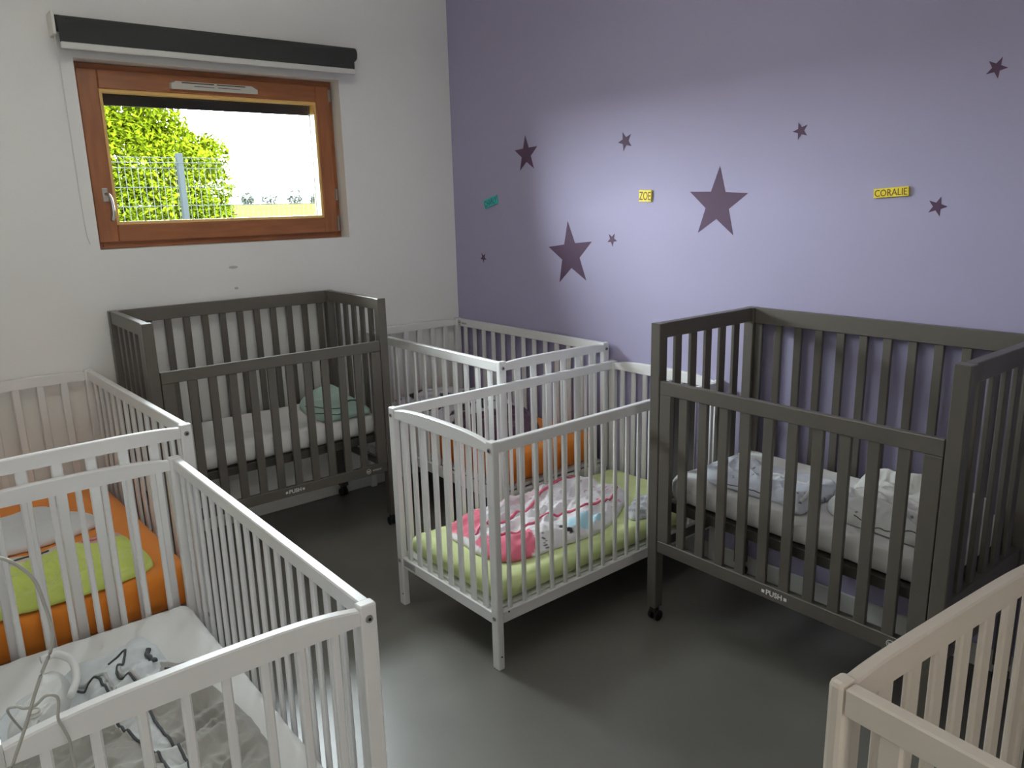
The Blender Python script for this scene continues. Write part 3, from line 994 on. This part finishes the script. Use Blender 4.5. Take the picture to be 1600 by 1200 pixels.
trim('piping', bag, [(1.60, 2.22), (1.66, 2.25), (1.70, 2.22), (1.68, 2.18)], 0.005, 'pipe_pink')
# pale comforter beside it
cf = cloth('comforter', 'small white and grey comforter cloth at the far end of the lime green sheet', 'comforter',
           [(2.235, 2.035), (2.20, 1.99), (2.215, 1.96), (2.29, 1.945), (2.38, 1.935), (2.46, 1.95), (2.48, 2.02), (2.46, 2.09), (2.40, 2.12), (2.33, 2.09)], 0.2975, 0.028, 0.014,
           lambda x, y, t: (0.62, 0.64, 0.66) if math.sin(x * 90 + y * 40) > -0.2 else (0.40, 0.42, 0.45), 5, freq=18, n=120, rings=30)
# sage sleeping bag folded in the left grey crib
teal = cloth('folded_blanket', 'sage green folded blanket on the mattress of the grey crib below the window', 'blanket',
             [(1.511, 3.50), (1.496, 3.413), (1.499, 3.276), (1.53, 3.26), (1.586, 3.255), (1.635, 3.25), (1.697, 3.26), (1.75, 3.265), (1.775, 3.40), (1.775, 3.55), (1.755, 3.66), (1.674, 3.69), (1.602, 3.68), (1.54, 3.62)],
             0.5825, 0.060, 0.010, lambda x, y, t: (0.33, 0.47, 0.42), 7, ang=0.6, stretch=4, freq=5, m='teal', n=160, rings=40,
             extra=lambda x, y: 0.040 * math.exp(-((x - 1.68) / 0.10) ** 2 - ((y - 3.60) / 0.09) ** 2))
trim('seam', teal, [(1.503, 3.45), (1.503, 3.35), (1.520, 3.285), (1.56, 3.265), (1.60, 3.262)], 0.0022, 'tealdark')
trim('seam', teal, [(1.520, 3.50), (1.525, 3.40), (1.545, 3.32), (1.58, 3.295), (1.62, 3.285)], 0.0022, 'tealdark')
trim('seam', teal, [(1.63, 3.30), (1.68, 3.36), (1.74, 3.36)], 0.0045, 'tealdark')
# white bedding in the right grey crib
dots = []
rnd = random.Random(9)
for q in range(26):
    x, y = rnd.uniform(2.14, 2.5), rnd.uniform(0.82, 1.6)
    dots.append((blob(x, y, .004, 6, 1.5, q), (.12, .11, .10)))
b1 = cloth('sleeping_bag', 'white sleeping bag with small dark prints at the left end of the right grey crib', 'sleeping bag',
           [(2.143, 1.552), (2.145, 1.477), (2.143, 1.385), (2.150, 1.309), (2.143, 1.268), (2.118, 1.224), (2.125, 1.193), (2.238, 1.202), (2.327, 1.207), (2.444, 1.26), (2.478, 1.348),
            (2.451, 1.406), (2.448, 1.499), (2.453, 1.60), (2.397, 1.668), (2.293, 1.682), (2.20, 1.63)], 0.5855, 0.014, 0.018,
           patchy((0.66, 0.69, 0.76), dots), 11, ang=0.8, stretch=2, freq=8,
           extra=lambda x, y: 0.03 * math.exp(-((y - 1.24) / 0.04) ** 2) + 0.01 * math.exp(-((x - 2.2) / 0.06) ** 2))
trim('piping', b1, [(2.155, 1.53), (2.153, 1.46), (2.152, 1.39), (2.158, 1.33)], 0.0016, 'pipe_dark')
trim('piping', b1, [(2.30, 1.44), (2.31, 1.36), (2.30, 1.28), (2.24, 1.235), (2.15, 1.215)], 0.006, 'sheet')
for (x, y) in ((2.24, 1.41), (2.20, 1.23), (2.30, 1.47)):
    s = o_surf[b1.name](x, y)
    put('press_stud', disc_mesh(0.0045, 0.003, 'screw', 12), b1, (x, y, s + 0.001))
b2 = cloth('blanket', 'white crumpled blanket at the right end of the right grey crib', 'blanket',
           [(2.234, 1.173), (2.166, 1.095), (2.157, 0.992), (2.148, 0.918), (2.145, 0.848), (2.160, 0.805), (2.40, 0.80), (2.56, 0.812), (2.585, 0.90), (2.575, 0.979), (2.58, 1.046),
            (2.58, 1.092), (2.57, 1.142), (2.56, 1.183), (2.53, 1.190), (2.439, 1.185), (2.32, 1.185)], 0.5855, 0.045, 0.036,
           patchy((0.72, 0.72, 0.70), dots), 15, ang=1.2, stretch=2.0, freq=9,
           extra=lambda x, y: 0.025 * math.exp(-((x - 2.50) / 0.06) ** 2))
trim('piping', b2, [(2.165, 1.05), (2.158, 0.97), (2.155, 0.90), (2.158, 0.84)], 0.0016, 'pipe_dark')
# dark printed blanket in the corner crib
rnd = random.Random(3)
dk = []
for q in range(30):
    x, y = rnd.uniform(2.05, 2.45), rnd.uniform(3.05, 3.7)
    dk.append((blob(x, y, rnd.uniform(.018, .04), 7, rnd.uniform(.5, 2.2), q), (0.020, 0.014, 0.024)))
w2 = cloth('blanket', 'dark plum and white patterned blanket heaped in the corner crib', 'blanket',
           [(2.05, 3.66), (2.035, 3.40), (2.035, 3.20), (2.05, 3.02), (2.06, 2.86), (2.08, 2.72), (2.16, 2.66), (2.30, 2.70), (2.42, 2.78), (2.50, 2.95), (2.56, 3.2), (2.58, 3.5), (2.52, 3.66), (2.3, 3.70)],
           0.4555, 0.10, 0.03, lambda x, y, t: (patchy((0.60, 0.58, 0.60), dk)(x, y, t) if (y > 3.0 + 0.12 * noise.noise(Vector((x * 6, y * 6, 2)))) or y < 2.62 else (0.070, 0.022, 0.052)), 21,
           ang=0.3, stretch=2, freq=8)
# yellow sleeping bag and white pillow blanket at the left
YELLOW = (0.62, 0.72, 0.17)
yp = [(0.046, 2.60), (0.10, 2.548), (0.156, 2.557), (0.201, 2.549), (0.278, 2.553), (0.337, 2.554), (0.386, 2.555), (0.429, 2.56), (0.476, 2.575), (0.518, 2.589), (0.553, 2.619), (0.565, 2.668),
      (0.563, 2.76), (0.548, 2.879), (0.53, 3.00), (0.475, 3.01), (0.392, 3.00), (0.322, 2.98), (0.237, 2.97), (0.16, 2.98), (0.09, 2.97), (0.05, 2.80)]
yb = cloth('sleeping_bag', 'lime yellow and white baby sleeping bag on the orange sheet at the left', 'sleeping bag', yp, 0.4055, 0.036, 0.018,
           patchy(YELLOW, [([(0.40, 3.1), (0.39, 2.90), (0.46, 2.84), (0.54, 2.93), (0.58, 3.1)], (0.66, 0.42, 0.34)),
                           ([(0.03, 3.1), (0.03, 2.84), (0.15, 2.85), (0.26, 2.90), (0.36, 2.92), (0.40, 3.1)], (0.66, 0.60, 0.48))]), 31, ang=0.1, stretch=2.5, freq=8)
trim('piping', yb, [(0.40, 2.905), (0.435, 2.915), (0.47, 2.945), (0.50, 2.96)], 0.004, 'pipe_pink')
trim('piping', yb, [(0.060, 2.93), (0.10, 2.905), (0.16, 2.90), (0.22, 2.915), (0.30, 2.93)], 0.0035, 'pipe_dark')
wb = cloth('pillow', 'plain white pillow at the far end of the orange sheet at the left', 'pillow',
           [(0.07, 3.08), (0.15, 3.055), (0.234, 3.05), (0.317, 3.06), (0.383, 3.075), (0.443, 3.10), (0.50, 3.14), (0.50, 3.22), (0.44, 3.30), (0.415, 3.37), (0.372, 3.44), (0.315, 3.45),
            (0.258, 3.42), (0.208, 3.41), (0.127, 3.42), (0.07, 3.35)], 0.4055, 0.055, 0.004, lambda x, y, t: (0.72, 0.74, 0.76), 35, freq=4, n=160, rings=40)

# grey sleeping bag in the near left crib
GREY_C = (0.33, 0.32, 0.29)
gp = [(0.045, 2.083), (0.057, 2.132), (0.083, 2.16), (0.107, 2.19), (0.197, 2.222), (0.234, 2.24), (0.294, 2.245), (0.366, 2.262), (0.420, 2.275), (0.445, 2.179), (0.453, 2.093), (0.492, 2.06), (0.503, 2.026),
      (0.506, 1.881), (0.516, 1.826), (0.527, 1.749), (0.529, 1.629), (0.522, 1.541), (0.506, 1.468), (0.49, 1.36), (0.301, 1.33), (0.12, 1.36), (0.050, 1.50), (0.04, 1.8)]
gwhite = [(0.0, 2.4), (0.0, 1.93), (0.14, 1.93), (0.20, 1.965), (0.24, 1.93), (0.29, 1.86), (0.33, 1.94), (0.37, 1.97), (0.40, 2.0), (0.42, 2.06), (0.47, 2.12), (0.5, 2.4)]
gw2 = [(0.245, 1.95), (0.272, 1.80), (0.300, 1.70), (0.318, 1.55), (0.315, 1.35), (0.375, 1.35), (0.362, 1.55), (0.345, 1.72), (0.335, 1.85), (0.36, 1.97)]
gb = cloth('sleeping_bag', 'grey and white crumpled sleeping bag in the lower left crib', 'sleeping bag', gp, 0.3405, 0.034, 0.032,
           patchy(GREY_C, [(gwhite, (0.62, 0.655, 0.67)), (gw2, (0.60, 0.62, 0.62))]), 41, ang=0.5, stretch=3.6, freq=11, n=320, rings=90,
           extra=lambda x, y: -0.12 * math.exp(-(((x - 0.13) / 0.10) ** 6 + ((y - 2.06) / 0.175) ** 6)))
for p in ([(0.215, 2.151), (0.235, 2.108), (0.271, 2.09), (0.274, 2.038), (0.279, 1.994), (0.274, 1.96), (0.258, 1.961)],
          [(0.31, 2.147), (0.357, 2.167), (0.336, 2.097), (0.321, 2.086), (0.311, 2.04), (0.325, 2.014), (0.352, 1.971)],
          [(0.422, 2.031), (0.441, 2.015), (0.46, 1.995), (0.48, 1.96)],
          [(0.335, 1.832), (0.338, 1.751), (0.345, 1.682), (0.352, 1.578), (0.362, 1.45)],
          [(0.272, 1.834), (0.285, 1.757), (0.300, 1.70), (0.306, 1.644), (0.312, 1.54)],
          [(0.30, 1.95), (0.318, 1.90), (0.335, 1.832)], [(0.26, 1.96), (0.262, 1.90), (0.272, 1.834)]):
    trim('piping', gb, p, 0.0035, 'pipe_dark')
for p in ([(0.231, 2.145), (0.249, 2.112), (0.285, 2.085), (0.288, 2.035), (0.293, 1.994), (0.286, 1.955)],
          [(0.324, 2.08), (0.320, 2.045), (0.334, 2.02), (0.362, 1.975)]):
    trim('piping', gb, p, 0.0045, 'smudge')
trim('strap', gb, [(0.411, 2.139), (0.401, 2.114), (0.407, 2.055)], 0.007, 'pipe_dark')
# rolled white cloth with a dummy on it
rl = cloth('rolled_cloth', 'rolled white muslin cloth on top of the grey sleeping bag', 'cloth',
           [(0.056, 1.999), (0.080, 1.975), (0.095, 1.935), (0.115, 1.925), (0.141, 1.977), (0.171, 2.006), (0.206, 2.086), (0.216, 2.141), (0.203, 2.196), (0.176, 2.205), (0.153, 2.186), (0.11, 2.117), (0.075, 2.05)],
           0.3405, 0.070, 0.016, lambda x, y, t: (0.72, 0.73, 0.72), 51, ang=1.1, stretch=3, freq=14, n=140, rings=40)
tube('loose_end', [(0.165, 2.195, 0.43), (0.200, 2.20, 0.43), (0.228, 2.15, 0.425), (0.225, 2.08, 0.41), (0.20, 2.02, 0.40)], 0.010, 'sheet', rl, 8, 8)
s_ = o_surf[rl.name](0.118, 1.985)
dm = thing('dummy', 'clear plastic baby dummy on the rolled white cloth', 'dummy', (0.118, 1.985, s_))
bm = bmesh.new()
bmesh.ops.create_uvsphere(bm, u_segments=20, v_segments=10, radius=0.017, matrix=Matrix.Translation((0, 0, 0.004)) @ Matrix.Diagonal((1, 0.8, 0.35, 1)))
link('shield', finish(bm, 'shield', 'plastic', True), dm)
tube('ring', [(0.012 * math.cos(a), 0.012 * math.sin(a), 0.0125) for a in [k * Q / 2 for k in range(9)]], 0.002, 'vent', dm, 6, 3)

# hanging white cable in front of the near left crib
cab = tag(tube('hanging_cable', [(-0.745, 1.35, 1.75), (-0.45, 1.22, 1.40), (-0.20, 1.17, 1.24), (-0.04, 1.17, 1.15), (0.038, 1.17, 1.135), (0.064, 1.17, 1.123), (0.083, 1.17, 1.105), (0.098, 1.17, 1.077), (0.104, 1.17, 1.039), (0.108, 1.17, 0.999),
                           (0.102, 1.17, 0.971), (0.087, 1.17, 0.942), (0.074, 1.17, 0.913), (0.062, 1.17, 0.883), (0.049, 1.17, 0.853), (0.034, 1.17, 0.82), (0.021, 1.17, 0.781), (-0.01, 1.15, 0.6),
                           (-0.05, 1.12, 0.3), (-0.08, 1.1, 0.02), (-0.15, 0.95, 0.004)], 0.0024, 'cable', None, 8, 6),
          'long white cable hanging down across the lower left crib', 'cable')
tag(tube('thin_cord', [(0.12, 1.93, 0.42), (0.09, 1.75, 0.50), (0.05, 1.45, 0.74), (0.055, 1.275, 0.845), (0.062, 1.225, 0.866), (0.074, 1.198, 0.880), (0.088, 1.196, 0.890), (0.100, 1.195, 0.885), (0.102, 1.195, 0.873), (0.098, 1.195, 0.849), (0.102, 1.195, 0.831), (0.107, 1.195, 0.808),
                        (0.107, 1.195, 0.787), (0.108, 1.195, 0.762), (0.106, 1.195, 0.70), (0.10, 1.19, 0.5), (0.09, 1.18, 0.2), (0.08, 1.15, 0.015), (0.0, 1.0, 0.004)], 0.0022, 'cable', None, 8, 6),
    'short white cord looped over the near end rail of the lower left crib', 'cord')
